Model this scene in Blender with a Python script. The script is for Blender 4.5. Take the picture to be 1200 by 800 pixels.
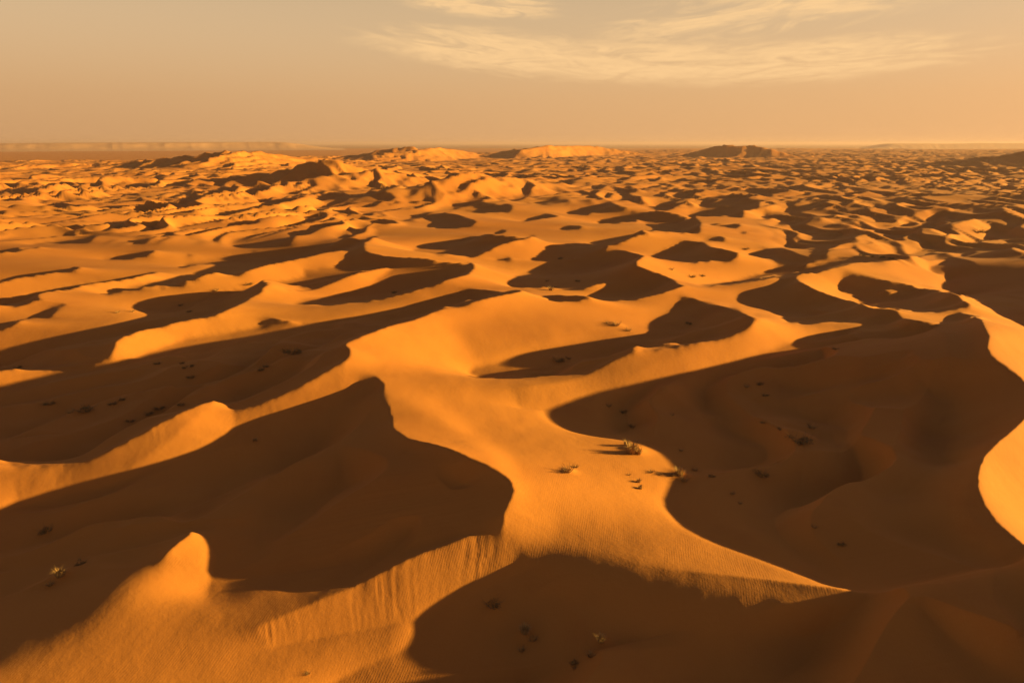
import bpy, bmesh, math, random, time
import numpy as np
from mathutils import Vector, Matrix
T0 = time.time()
for o in list(bpy.data.objects): bpy.data.objects.remove(o)
SC = bpy.context.scene
COL = SC.collection
HAZE = 6.0e-5                  # density of the dusty air, per metre
R = math.radians

# ---------------------------------------------------------------- camera
H = 50.0                       # metres above the mean level of the dune field
F = 800.0                      # focal length in photograph pixels (1200 wide)
YH = 168.0                     # photograph row of the horizon
PITCH = math.atan((400.0 - YH) / F)
cam_d = bpy.data.cameras.new('camera'); cam = bpy.data.objects.new('camera', cam_d); COL.objects.link(cam)
cam.location = (0, 0, H); cam.rotation_euler = (R(90) - PITCH, 0, 0)
cam_d.sensor_width = 36.0; cam_d.lens = 36.0 * F / 1200.0
cam_d.clip_start = 1.0; cam_d.clip_end = 120000.0
SC.camera = cam

# ---------------------------------------------------------------- sun, sky, exposure
SUN_AZ, SUN_EL = R(83.0), R(8.0)        # azimuth clockwise from the view direction
sun_d = bpy.data.lights.new('sun', 'SUN'); sun = bpy.data.objects.new('sun', sun_d); COL.objects.link(sun)
sun_d.energy = 5.0; sun_d.angle = R(0.5); sun_d.color = (1.0, 0.67, 0.17)
sdir = Vector((math.sin(SUN_AZ) * math.cos(SUN_EL), math.cos(SUN_AZ) * math.cos(SUN_EL), math.sin(SUN_EL)))
sun.rotation_euler = sdir.to_track_quat('Z', 'Y').to_euler()
sun.location = sdir * 3000
W = bpy.data.worlds.new('World'); SC.world = W; W.use_nodes = True

class NT:
    """small helper to wire shader nodes"""
    def __init__(s, tree): s.t = tree; s.n = tree.nodes; s.l = tree.links
    def add(s, kind, **kw):
        n = s.n.new(kind)
        for k, v in kw.items(): setattr(n, k, v)
        return n
    def put(s, sock, v):
        if hasattr(v, 'links') or isinstance(v, bpy.types.NodeSocket): s.l.new(v, sock)
        else: sock.default_value = v
    def math(s, op, a, b=None, c=None, clamp=False):
        n = s.add('ShaderNodeMath', operation=op, use_clamp=clamp); s.put(n.inputs[0], a)
        if b is not None: s.put(n.inputs[1], b)
        if c is not None: s.put(n.inputs[2], c)
        return n.outputs[0]
    def vmath(s, op, a, b=None):
        n = s.add('ShaderNodeVectorMath', operation=op); s.put(n.inputs[0], a)
        if b is not None: s.put(n.inputs[1], b)
        return n.outputs['Value'] if op in ('DOT_PRODUCT', 'LENGTH') else n.outputs[0]
    def noise(s, vec, scale, detail=4.0, rough=0.5, dist=0.0):
        n = s.add('ShaderNodeTexNoise'); s.put(n.inputs['Vector'], vec); n.inputs['Scale'].default_value = scale
        n.inputs['Detail'].default_value = detail; n.inputs['Roughness'].default_value = rough; n.inputs['Distortion'].default_value = dist
        return n.outputs['Fac']
    def mix(s, f, a, b, kind='MIX'):
        n = s.add('ShaderNodeMix', data_type='RGBA', blend_type=kind); s.put(n.inputs[0], f); s.put(n.inputs[6], a); s.put(n.inputs[7], b)
        return n.outputs[2]
    def smooth(s, v, a, b, lo=0.0, hi=1.0):
        n = s.add('ShaderNodeMapRange', interpolation_type='SMOOTHSTEP'); s.put(n.inputs[0], v)
        for i, x in enumerate((a, b, lo, hi)): n.inputs[i + 1].default_value = x
        return n.outputs[0]

wn = NT(W.node_tree); wn.n.clear()
wout = wn.add('ShaderNodeOutputWorld'); wbg = wn.add('ShaderNodeBackground'); wn.l.new(wbg.outputs[0], wout.inputs[0])
sky = wn.add('ShaderNodeTexSky', sky_type='NISHITA', sun_disc=False, sun_elevation=SUN_EL, sun_rotation=SUN_AZ,
             altitude=200.0, air_density=1.0, dust_density=2.3, ozone_density=1.0)
wbg.inputs['Strength'].default_value = 0.10
gen = wn.add('ShaderNodeTexCoord').outputs['Generated']
ndir = wn.vmath('NORMALIZE', gen)
sep = wn.add('ShaderNodeSeparateXYZ'); wn.l.new(ndir, sep.inputs[0])
# keep the lowest sliver of the sky model off the very horizon, where it runs to black
up = wn.math('MAXIMUM', sep.outputs['Z'], 0.06)
cmb = wn.add('ShaderNodeCombineXYZ'); wn.put(cmb.inputs[0], sep.outputs['X']); wn.put(cmb.inputs[1], sep.outputs['Y']); wn.put(cmb.inputs[2], up)
wn.l.new(wn.vmath('NORMALIZE', cmb.outputs[0]), sky.inputs[0])
zz = wn.math('MAXIMUM', sep.outputs['Z'], 0.0)
tint = wn.mix(wn.smooth(zz, 0.0, 0.7), (0.11, 0.06, 0.036, 1), (0.20, 0.172, 0.20, 1))      # white balance of the evening
warm = wn.mix(1.0, sky.outputs[0], tint, 'MULTIPLY')
# dusty air that lies along the horizon
fall = wn.math('POWER', 2.71828, wn.math('MULTIPLY', wn.math('MULTIPLY', zz, zz), -8.5))
side = wn.smooth(sep.outputs['X'], -0.9, 0.4)
low = wn.mix(side, (1.40, 0.76, 0.34, 1), (1.78, 0.99, 0.43, 1))
high = wn.mix(side, (2.06, 1.41, 0.75, 1), (2.02, 1.39, 0.74, 1))
dcol = wn.mix(wn.smooth(zz, 0.0, 0.20), low, high)
skyc = wn.mix(fall, warm, wn.mix(1.0, warm, dcol, 'ADD'))
# thin evening cloud: streaks in (azimuth, elevation)
az = wn.math('ARCTAN2', sep.outputs['X'], sep.outputs['Y'])
el = wn.math('ARCSINE', sep.outputs['Z'])
def cloud_layer(a0, e0, wa, we, shear, sa, se, seed, lo, hi):
    da = wn.math('SUBTRACT', az, a0)
    de = wn.math('SUBTRACT', wn.math('SUBTRACT', el, e0), wn.math('MULTIPLY', da, shear))
    ra = wn.math('DIVIDE', da, wa); re = wn.math('DIVIDE', de, we)
    rr = wn.math('ADD', wn.math('MULTIPLY', ra, ra), wn.math('MULTIPLY', re, re))
    mask = wn.smooth(rr, 0.05, 1.0, 1.0, 0.0)
    c = wn.add('ShaderNodeCombineXYZ'); wn.put(c.inputs[0], wn.math('MULTIPLY', da, sa)); wn.put(c.inputs[1], wn.math('MULTIPLY', de, se)); c.inputs[2].default_value = seed
    nz = wn.noise(c.outputs[0], 1.0, 8.0, 0.62, 1.4)
    c2 = wn.vmath('MULTIPLY', c.outputs[0], (2.0, 1.7, 1.0)); wisp = wn.noise(c2, 1.0, 6.0, 0.55, 1.2)
    return wn.math('MULTIPLY', wn.math('MULTIPLY', wn.smooth(wn.math('ADD', nz, wn.math('MULTIPLY', mask, 0.20)), lo, hi), wn.smooth(wisp, 0.25, 0.65, 0.40, 1.0)), mask)
cl = None
for args in ((0.00, 0.116, 0.26, 0.038, -0.095, 8, 50, 3.1, 0.48, 0.74), (0.36, 0.100, 0.30, 0.034, 0.03, 8, 54, 7.7, 0.48, 0.74), (0.18, 0.104, 0.22, 0.036, -0.03, 8, 50, 5.2, 0.48, 0.74),
             (0.36, 0.168, 0.32, 0.046, 0.12, 8, 48, 12.3, 0.49, 0.75), (-0.04, 0.176, 0.14, 0.020, -0.06, 11, 70, 21.9, 0.48, 0.72), (0.62, 0.205, 0.25, 0.03, 0.12, 8, 56, 33.3, 0.49, 0.74)):
    k = cloud_layer(*args); cl = k if cl is None else wn.math('MAXIMUM', cl, k)
skyc = wn.mix(wn.math('MULTIPLY', cl, 0.8), skyc, (2.85, 1.82, 0.85, 1))
wn.l.new(skyc, wbg.inputs['Color'])
SC.view_settings.view_transform = 'Standard'; SC.view_settings.look = 'None'
SC.view_settings.exposure = 1.85; SC.view_settings.gamma = 1.0; SC.view_settings.use_curve_mapping = False
SC.cycles.max_bounces = 4; SC.cycles.diffuse_bounces = 3; SC.cycles.volume_bounces = 0

# ---------------------------------------------------------------- survey of the dune field
# Outlines of the shaded slopes, surveyed in photograph pixels (1200 x 800).
D = []   # shaded
L = []   # sunlit islands inside a shaded outline
D.append([(-300,705),(0,597),(87,570),(150,552),(207,539),(240,529),(265,516),(280,504),(300,494),(337,480),(375,467),(402,456),(412,448),(430,441),(442,442),(451,450),(450,458),(456,475),(460,490),(462,502),(480,514),(512,521),(532,527),(550,535),(575,546),(592,556),(600,563),(603,574),(600,583),(592,600),(590,619),(575,625),(550,627),(525,637),(495,647),(470,659),(440,674),(412,688),(380,690),(345,690),(320,688),(300,693),(278,702),(258,707),(245,700),(245,684),(250,662),(252,650),(247,637),(235,625),(225,624),(210,635),(185,655),(160,680),(140,705),(112,730),(87,745),(50,762),(0,785),(-300,900)])
D.append([(610,643),(625,645),(650,650),(675,656),(705,667),(737,677),(775,688),(812,697),(850,703),(900,707),(950,707),(987,702),(1012,697),(1025,694),
  (1000,687),(975,684),(932,667),(900,654),(850,637),(825,627),(807,617),(785,598),(779,585),(785,570),(795,557),(790,545),(785,540),(775,530),(755,520),(725,515),(695,511),(670,505),(655,496),(647,488),(650,482),(662,476),(687,465),(712,456),(740,450),(775,444),(812,436),(837,429),(875,419),(900,411),(915,405),(932,400),(940,396),(962,391),(987,387),(1007,384),(1022,380),(1040,378),(1055,371),(1070,376),(1090,380),(1102,381),(1104,373),(1110,370),(1125,366),(1150,372),(1155,384),(1161,395),(1157,405),(1162,417),(1180,430),(1197,442),(1206,455),(1210,470),(1204,487),(1187,504),(1170,517),(1155,532),(1147,552),(1147,572),(1155,592),(1170,612),(1200,637),(1260,668),(1340,720),(1380,800),(1420,950),(1450,1100),(150,1100),(240,900),(330,835),(400,795),(425,782),(455,770),(485,760),(494,750),(492,730),(500,720),(515,705),(550,682),(575,667),(600,657)])
D.append([(900,337),(912,325),(932,322),(937,330),(950,340),(965,349),(982,355),(1002,359),(1025,363),(1050,365),(1056,371),(1042,379),(1022,380),(1000,379),(975,377),(950,380),(925,379),(915,372),(900,366),(875,360),(865,356),(860,352),(865,345),(880,341)])
D.append([(987,325),(982,335),(985,342),(1000,347),(1006,351),(1004,356),(1025,360),(1050,362),(1075,364),(1100,366),(1125,362),(1140,361),(1135,355),(1125,347),(1105,342),(1075,340),(1050,335),(1025,330),(1005,326)])
L.append([(1032,344),(1045,341),(1060,344),(1045,348)])
D.append([(1085,315),(1100,310),(1117,302),(1129,299),(1150,297),(1200,296),(1400,296),(1400,450),(1300,420),(1200,382),(1170,367),(1162,361),(1150,355),(1130,346),(1112,341),(1102,337),(1115,327),(1095,321)])
D.append([(795,354),(812,355),(837,360),(862,365),(895,375),(885,378),(877,387),(860,393),(812,397),(790,395),(762,392),(755,387),(760,380),(775,372),(790,362)])
D.append([(547,437),(553,431),(580,427),(600,421),(625,414),(662,406),(700,399),(737,395),(767,392),(812,396),(850,393),(875,387),(870,390),(850,396),(825,401),(800,405),(775,409),(750,414),(725,421),(705,430),(685,439),(650,440),(625,442),(600,443),(562,442)])
D.append([(593,331),(600,326),(625,316),(632,313),(655,307),(675,305),(710,296),(727,293),(757,300),(747,307),(746,314),(762,321),(785,327),(800,336),(803,338),(792,344),(775,351),(750,355),(720,354),(682,350),(700,344),(712,337),(711,334),(687,339),(662,341),(637,339),(612,338),(600,335)])
D.append([(622,347),(640,348),(662,352),(682,354),(697,359),(675,359),(650,357),(640,351)])
D.append([(410,420),(387,435),(350,455),(300,474),(275,480),(269,479),(262,470),(252,468),(235,472),(212,482),(187,494),(162,507),(137,520),(112,534),(95,541),(62,544),(25,546),(0,545),(-200,585),(-200,490),(0,450),(50,440),(87,433),(100,430),(137,425),(155,417),(175,409),(200,400),(225,392),(262,387),(300,383),(312,373),(332,376),(350,379),(375,379),(405,378),(437,370),(475,360),(512,349),(535,344),(540,340),(550,339),(575,341),(600,342),(615,344),(608,349),(600,350),(562,354),(525,361),(500,370),(475,380),(450,386),(425,394),(410,399),(405,402),(412,410)])
D.append([(-200,440),(0,404),(50,397),(100,390),(125,387),(140,380),(160,374),(178,369),(162,365),(175,359),(212,351),(250,344),(300,336),(337,329),(356,326),(355,319),(375,319),(405,318),(422,321),(387,328),(350,336),(300,346),(295,349),(275,361),(250,374),(212,380),(175,385),(150,391),(136,399),(135,407),(130,417),(107,426),(87,431),(12,437),(0,440),(-200,480)])
D.append([(300,294),(337,293),(375,289),(412,286),(417,284),(427,285),(429,293),(430,299),(450,305),(475,306),(500,306),(517,310),(555,307),(556,315),(550,320),(525,327),(517,332),(500,337),(475,344),(450,349),(425,354),(405,357),(387,359),(342,357),(357,347),(400,340),(435,334),(442,327),(460,316),(440,318),(422,321),(405,318),(398,311),(406,295),(375,302),(345,310),(300,316)])
D.append([(301,294),(262,297),(237,302),(217,307),(210,315),(175,320),(137,326),(100,329),(62,335),(32,340),(37,344),(75,342),(125,336),(150,329),(187,320),(225,312),(250,310),(261,312),(250,317),(225,324),(175,330),(150,336),(125,346),(105,350),(137,347),(175,344),(212,339),(220,334),(250,330),(275,324),(301,316)])
D.append([(-100,365),(0,349),(37,342),(50,349),(25,356),(0,361),(-100,385)])
D.append([(0,378),(30,371),(50,360),(62,355),(80,354),(66,364),(57,372),(30,374),(0,383),(-100,400),(-100,388)])
D.append([(-100,340),(0,326),(25,321),(62,318),(87,314),(110,310),(87,317),(62,322),(25,327),(0,330),(-100,346)])
D.append([(112,303),(130,299),(140,296),(185,293),(170,299),(145,304),(125,304)])
D.append([(205,300),(225,296),(240,294),(220,300)])
D.append([(25,287),(55,282),(95,280),(107,274),(140,267),(175,264),(205,262),(200,269),(222,266),(222,269),(200,274),(185,269),(150,270),(120,275),(100,285),(62,286)])
D.append([(-60,303),(0,292),(25,290),(57,289),(25,294),(0,296),(-60,308)])
D.append([(-80,286),(0,272),(32,271),(0,276),(-80,292)])
D.append([(7,257),(30,254),(67,249),(42,256)])
D.append([(47,264),(75,259),(90,260),(65,265)])
D.append([(75,267),(112,261),(135,260),(100,266)])
D.append([(97,259),(120,252),(160,247),(167,250),(130,255)])
D.append([(177,252),(200,247),(240,241),(275,236),(300,233),(300,236),(250,242),(225,247),(195,254)])
D.append([(227,256),(240,250),(262,249),(250,255),(232,258)])
D.append([(270,267),(282,261),(300,259),(340,258),(362,254),(340,261),(320,267),(315,272),(300,276),(290,270)])
D.append([(152,287),(155,280),(175,276),(185,276),(172,285)])
D.append([(265,290),(282,284),(300,282),(335,280),(350,276),(340,286),(325,290),(300,291)])
D.append([(90,222),(137,219),(150,215),(187,217),(225,215),(255,212),(300,211),(325,205),(350,199),(367,196),(383,188),(392,186),(398,189),(383,196),(367,201),(342,209),(325,215),(300,219),(250,221),(200,224),(170,224),(140,221),(107,224)])
D.append([(82,230),(112,226),(135,225),(122,231),(100,232)])
D.append([(82,239),(105,236),(127,234),(100,240)])
D.append([(177,232),(197,229),(225,226),(212,232),(190,235)])
D.append([(200,241),(215,237),(232,230),(240,224),(270,226),(250,234),(225,239)])
D.append([(12,239),(30,236),(52,235),(32,240)])
D.append([(0,236),(15,232),(27,231),(12,235)])
D.append([(50,227),(75,225),(60,229)])
D.append([(125,238),(145,235),(140,240)])
D.append([(347,272),(367,265),(385,266),(387,271),(375,275)])
D.append([(330,254),(350,246),(377,242),(377,246),(350,254)])
D.append([(300,241),(320,237),(337,236),(337,242),(315,245),(300,245)])
D.append([(300,224),(330,221),(355,216),(358,224),(335,227),(310,225)])
D.append([(357,212),(372,209),(386,211),(375,215)])
D.append([(390,222),(412,215),(450,209),(475,207),(500,205),(507,203),(525,200),(543,197),(547,201),(542,205),(520,205),(501,206),(500,210),(505,222),(510,229),(495,231),(470,232),(475,222),(450,224),(422,225),(390,227)])
D.append([(417,198),(420,192),(426,186),(440,192),(452,196),(446,201),(444,207),(435,209),(422,207)])
D.append([(380,239),(392,232),(425,229),(430,232),(405,239),(385,240)])
D.append([(407,242),(425,237),(450,235),(450,242),(470,245),(477,244),(470,249),(450,251),(422,247)])
D.append([(407,272),(415,265),(440,261),(462,259),(480,254),(490,250),(512,249),(537,251),(560,260),(550,267),(525,268),(495,267),(504,262),(497,256),(475,256),(450,265),(420,273)])
D.append([(538,232),(547,224),(577,222),(583,225),(565,230),(568,238),(585,240),(600,239),(600,246),(590,249),(565,251),(530,246),(528,243),(550,239),(545,234)])
D.append([(480,295),(500,289),(550,281),(595,279),(620,276),(640,271),(620,279),(600,283),(582,288),(550,299),(512,301),(485,297)])
D.append([(387,277),(407,275),(417,280),(400,280)])
D.append([(420,282),(450,276),(440,281),(425,285)])
D.append([(375,252),(407,249),(397,254)])
D.append([(390,259),(400,256),(410,261),(395,262)])
D.append([(572,275),(592,267),(592,274)])
D.append([(571,302),(585,300),(600,299),(600,304)])
D.append([(617,305),(632,299),(637,292),(655,287),(682,286),(712,287),(710,295),(675,302),(650,306)])
D.append([(760,300),(775,292),(797,284),(825,284),(837,291),(867,296),(865,301),(850,306),(812,309),(780,306)])
D.append([(695,261),(710,256),(747,252),(775,250),(817,257),(822,262),(822,271),(795,273),(770,274),(740,280),(720,287),(695,285),(695,281),(740,275),(770,270),(762,268),(750,262),(735,262),(720,263)])
L.append([(745,258),(755,262),(764,270),(750,266)])
D.append([(662,247),(687,240),(717,237),(735,244),(750,249),(712,249),(682,251),(667,251)])
D.append([(607,259),(625,254),(640,249),(660,254),(637,256),(615,260)])
D.append([(650,269),(667,265),(692,265),(667,270)])
D.append([(620,239),(637,235),(667,232),(670,236),(637,241)])
D.append([(600,227),(622,226),(620,232),(607,236),(600,235)])
D.append([(637,230),(645,224),(672,219),(672,224),(655,231)])
D.append([(805,251),(822,241),(820,235),(840,230),(867,229),(887,232),(900,240),(900,252),(890,246),(872,247),(872,255),(850,255),(812,255)])
D.append([(755,245),(775,239),(805,229),(817,230),(805,236),(785,247),(770,247)])
D.append([(707,234),(730,232),(760,230),(750,235)])
D.append([(805,219),(825,214),(852,215),(850,222),(817,224)])
D.append([(722,204),(750,202),(790,204),(785,210),(760,212),(735,209)])
D.append([(690,227),(700,220),(725,214),(725,219),(707,227)])
D.append([(800,212),(805,206),(825,210),(812,213)])
D.append([(825,280),(835,276),(850,277),(850,285),(830,283)])
D.append([(877,297),(900,291),(912,296),(900,304),(887,301)])
D.append([(815,335),(837,331),(862,325),(900,318),(910,312),(950,312),(975,306),(1000,307),(985,313),(960,320),(930,322),(912,325),(900,327),(880,331),(850,336),(825,337)])
D.append([(860,274),(877,270),(900,270),(905,274),(887,276)])
D.append([(825,262),(850,264),(872,262),(862,269),(835,266)])
D.append([(898,208),(1000,203),(1200,203),(1500,200),(1500,300),(1200,298),(1130,299),(1112,297),(1090,299),(1062,304),(1040,307),(1000,308),(950,312),(910,311),(905,300),(890,290),(885,270),(895,250),(890,230)])
L += [[(880,257),(900,257),(912,257),(942,270),(952,279),(925,286),(900,291),(880,292),(875,270)],
 [(969,292),(1000,282),(1005,277),(1027,272),(1060,282),(1087,285),(1085,289),(1070,296),(1042,302),(1007,300),(972,304)],
 [(1087,269),(1112,265),(1142,256),(1157,265),(1175,277),(1150,281),(1130,284),(1117,279)],
 [(1050,259),(1062,252),(1095,245),(1117,245),(1115,249),(1095,254),(1085,260),(1060,261)],
 [(962,255),(992,251),(1000,255),(1030,256),(1047,260),(1022,262),(1035,272),(1007,271),(997,264),(982,261),(965,260)],
 [(992,246),(1012,254),(1030,256),(1010,256)],
 [(996,227),(1017,232),(1007,236),(1032,244),(1020,245),(1002,239)],
 [(890,235),(900,237),(925,246),(922,249),(900,246),(890,244)],
 [(965,244),(987,240),(989,245),(967,246)],
 [(1052,229),(1065,222),(1072,229),(1092,237),(1070,235)],
 [(1060,221),(1067,215),(1085,221),(1105,226),(1085,224)],
 [(960,226),(972,215),(985,217),(1002,224),(975,226)],
 [(1010,227),(1025,221),(1040,220),(1047,225),(1025,226)],
 [(1155,226),(1172,222),(1180,227),(1197,234),(1172,235)],
 [(1130,221),(1145,220),(1147,224),(1132,224)],
 [(1175,241),(1182,245),(1200,251),(1230,258),(1200,259),(1180,254)],
 [(1185,291),(1192,286),(1200,287),(1250,298),(1200,298)],
 [(895,225),(905,232),(937,226),(942,229),(922,237),(905,235)],
 [(895,219),(917,216),(920,219),(900,224)],
 [(930,219),(940,217),(945,220),(935,221)],
 [(930,214),(945,210),(960,212),(935,215)],
 [(1025,211),(1040,206),(1055,207),(1050,210),(1027,213)],
 [(1065,207),(1082,209),(1075,212)],
 [(1160,212),(1175,206),(1190,210)],
 [(1130,210),(1150,209),(1145,212)],
 [(940,310),(967,304),(971,309),(950,311)],
]
NIT, CGI, VERB = 24, 150, False; WY0, LABTOP = 0.1, (225, 250)
# gradient hints: (outline, slope rising away from the camera, slope along the sunlight)
SLIP = [([(600,620),(575,626),(550,628),(525,638),(495,648),(470,660),(440,675),(400,693),(345,715),(300,735),(318,757),(360,750),(400,742),(450,733),(492,722),(515,705),(550,682),(575,667),(604,655)], 0.46, -0.20),
 ([(405,423),(387,436),(350,456),(300,475),(275,482),(275,503),(300,494),(337,480),(375,467),(402,455)], 0.5, -0.05),
 ([(252,470),(212,483),(162,508),(112,535),(62,545),(20,560),(20,590),(87,570),(150,548),(190,520)], 0.4, -0.08),
 ([(720,423),(705,431),(687,440),(660,447),(600,455),(610,478),(650,478),(687,464),(712,455),(770,425),(830,405),(890,385),(880,382),(850,397),(825,402),(800,406),(775,410),(750,415)], 0.42, -0.08),
 ([(652,644),(700,652),(780,666),(900,678),(1015,693),(975,722),(900,735),(850,735),(775,718),(705,690)], 0.16, -0.14)]

# slopes that face the sun squarely: (outline, slope along the sunlight)
BRIGHT = [([(1147,540),(1150,520),(1175,500),(1205,485),(1320,440),(1330,690),(1260,665),(1200,637),(1170,612),(1155,592),(1147,572)], -0.43),
 ([(1155,386),(1161,395),(1157,405),(1162,417),(1182,430),(1206,450),(1320,470),(1320,400),(1240,385)], -0.40),
 ([(932,322),(1005,326),(985,340),(1004,357),(965,349)], -0.40), ([(456,460),(500,480),(560,515),(602,560),(600,600),(640,600),(600,540),(520,470)], -0.36),
 ([(405,400),(480,380),(600,350),(560,380),(470,400),(440,425),(412,425)], -0.34), ([(590,600),(612,640),(640,640),(660,600),(620,580)], -0.30),
 ([(530,380),(600,372),(660,380),(640,410),(560,428)], -0.12)]

# ---------------------------------------------------------------- value noise
def hash2(ix, iy, seed):
    h = (ix.astype(np.int64) * 374761393 + iy.astype(np.int64) * 668265263 + seed * 974711) & 0xffffffff
    h = ((h ^ (h >> 13)) * 1274126177) & 0xffffffff
    return ((h ^ (h >> 16)) & 0xffff) / 65535.0
def vnoise(x, y, seed=0):
    fx, fy = np.floor(x), np.floor(y); tx, ty = x - fx, y - fy
    tx = tx * tx * tx * (tx * (tx * 6 - 15) + 10); ty = ty * ty * ty * (ty * (ty * 6 - 15) + 10)
    a, b = hash2(fx, fy, seed), hash2(fx + 1, fy, seed); c, d = hash2(fx, fy + 1, seed), hash2(fx + 1, fy + 1, seed)
    return (a + (b - a) * tx) * (1 - ty) + (c + (d - c) * tx) * ty
def fnoise(x, y, seed=0, octs=2):
    s = 0.0; a = 1.0; n = 0.0
    for o in range(octs): s = s + a * (vnoise(x * 2 ** o + 17 * o, y * 2 ** o - 31 * o, seed + o) - 0.5); n += a; a *= 0.5
    return 2 * s / n
def sstep(a, b, x):
    t = np.clip((x - a) / float(b - a), 0, 1); return t * t * (3 - 2 * t)

# ---------------------------------------------------------------- free dunes (barchanoid ridges), used wherever nothing was surveyed
def ridge_set(x, y, lam, amp, ang, seed, sin_amp):
    wx = x + 0.35 * lam * fnoise(x / (1.3 * lam), y / (1.3 * lam), seed + 5, 2); wy = y + 0.35 * lam * fnoise(x / (1.3 * lam), y / (1.3 * lam), seed + 9, 2)
    c, s = math.cos(ang), math.sin(ang)
    a = wx * c + wy * s; b = -wx * s + wy * c
    ph = a / lam + sin_amp * fnoise(a / (5 * lam), b / (1.7 * lam), seed, 2)
    cell = np.floor(ph); f = ph - cell
    hgt = 0.18 + 0.98 * vnoise(b / (1.8 * lam) + 37.1 * cell, cell * 0.71 + b / (6 * lam), seed + 3)
    t = 0.70
    up = f / t; up = up * up * (3 - 2 * up) * 0.45 + 0.55 * up ** 1.35
    dn = np.clip((1 - f) / (1 - t), 0, 1); dn = dn * 0.6 + 0.4 * dn * dn
    return amp * hgt * np.where(f < t, up, dn)
def free_dunes(x, y):
    r = np.hypot(x, y); gain = 1 + 0.38 * sstep(220, 560, r)
    big = ridge_set(x, y, 64.0, 7.6, R(160), 11, 1.25)
    med = ridge_set(x, y, 38.0, 5.4, R(174), 47, 1.2)
    sml = ridge_set(x, y, 27.0, 3.6, R(154), 29, 1.1)
    m = sstep(-0.3, 0.3, fnoise(x / 190.0, y / 240.0, 71, 2)); m2 = sstep(-0.3, 0.3, fnoise(x / 150.0, y / 170.0, 73, 2))
    far = sstep(200, 450, r)
    lft = 1 + 0.45 * sstep(0.0, 0.30, -x / np.maximum(np.abs(y), 1.0))
    return gain * np.maximum(big * (0.25 + 0.50 * m) * (0.6 + 0.4 * lft), np.maximum(med * (1.15 - 0.45 * m) * lft + 0.5, (sml * (0.6 + 0.6 * m2) * lft + 1.5) * far)) + 1.6 * fnoise(x / 300.0, y / 300.0, 83, 2) - 3.6

# ---------------------------------------------------------------- survey geometry
KS = math.cos(SUN_AZ) / math.sin(SUN_AZ)          # rows of the survey fan run along the sunlight
SN = math.sqrt(1 + KS * KS)
TE = math.tan(SUN_EL)
cp, sp = math.cos(PITCH), math.sin(PITCH)
def to_px(x, y, z):
    dz = z - H
    d = y * cp - dz * sp; up = y * sp + dz * cp
    return 600 + F * x / d, 400 - F * up / d
def ground(X, Y, z=0.0):
    a, b = (X - 600) / F, (400 - Y) / F
    dy, dz = cp + b * sp, -sp + b * cp
    t = (z - H) / dz
    return a * t, dy * t
def yrow(Y): return H / math.tan(PITCH + math.atan((Y - 400.0) / F))

CX0, CX1, CY0, CY1 = -320, 1520, 180, 1110
def fill(img, poly, val):
    p = np.array(poly, float)
    x0, x1 = int(max(CX0, p[:, 0].min() - 1)), int(min(CX1, p[:, 0].max() + 2))
    y0, y1 = int(max(CY0, p[:, 1].min() - 1)), int(min(CY1, p[:, 1].max() + 2))
    if x1 <= x0 or y1 <= y0: return
    xs = np.arange(x0, x1) + 0.5; ys = np.arange(y0, y1) + 0.5
    ins = np.zeros((len(ys), len(xs)), bool)
    q = np.roll(p, -1, axis=0)
    for (ax, ay), (bx, by) in zip(p, q):
        if ay == by: continue
        r = np.nonzero((ys >= min(ay, by)) & (ys < max(ay, by)))[0]
        if len(r) == 0: continue
        xc = ax + (ys[r] - ay) * (bx - ax) / (by - ay)
        ins[r] ^= xs[None, :] > xc[:, None]
    v = img[y0 - CY0:y1 - CY0, x0 - CX0:x1 - CX0]; v[ins] = val
lab = np.zeros((CY1 - CY0, CX1 - CX0), np.float32)
for p in D: fill(lab, p, 1)
for p in L: fill(lab, p, 0)
slip = np.zeros_like(lab)
for k, (p, a, b) in enumerate(SLIP): fill(slip, p, k + 1)
slip[lab > 0.5] = 0
bri = np.zeros_like(lab); brw = np.zeros_like(lab)
for p, a in BRIGHT: fill(bri, p, a); fill(brw, p, 1)
def box(a, r, axis):
    c = np.cumsum(np.insert(a, 0, 0, axis=axis), axis=axis); n = a.shape[axis]
    i0 = np.clip(np.arange(n) - r, 0, n); i1 = np.clip(np.arange(n) + r + 1, 0, n)
    return (np.take(c, i1, axis) - np.take(c, i0, axis)) / (i1 - i0).reshape((-1, 1) if axis == 0 else (1, -1))
def blur(a, r):
    for k in range(2): a = box(box(a, r, 0), r, 1)
    return a
# rounded brinks, where sunlight fades slowly into shade: (x, y, radius in pixels)
SOFT = [(630,645,14),(60,765,26),(20,780,26),(660,652,18),(690,662,20),(720,672,22),(755,682,22),(795,693,20),(840,702,18),(885,706,14),(90,745,36),(120,725,36),(146,696,34),(172,674,18),
        (50,764,34),(246,700,12),(262,706,16),(285,698,16),(310,690,14),(345,684,14),(380,686,12),(430,442,9),(452,465,7),(25,547,8),(55,546,8),(90,542,7),
        (830,360,8),(860,366,8),(890,374,7),(70,360,7),(180,280,6),(830,280,6),(1050,335,5),(1090,342,5),(310,375,8),(440,325,3)]
brw = blur(brw, 7); bri = blur(bri, 7) / np.maximum(brw, 1e-3); lab_hard = blur(lab, 1)
sm = np.zeros_like(lab); yy, xx = np.mgrid[CY0:CY1, CX0:CX1]
for sx_, sy_, sr in SOFT:
    sm = np.maximum(sm, np.clip(1.6 - np.hypot(xx - sx_, yy - sy_) / sr, 0, 1))
sm = blur(sm, 3)
lab_wide = blur(lab, 12)
lab_broad = blur(lab, 24)
lab_soft = (1 - sm) * lab_hard + sm * np.where((xx < 205) & (yy > 600), lab_broad, lab_wide)

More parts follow.
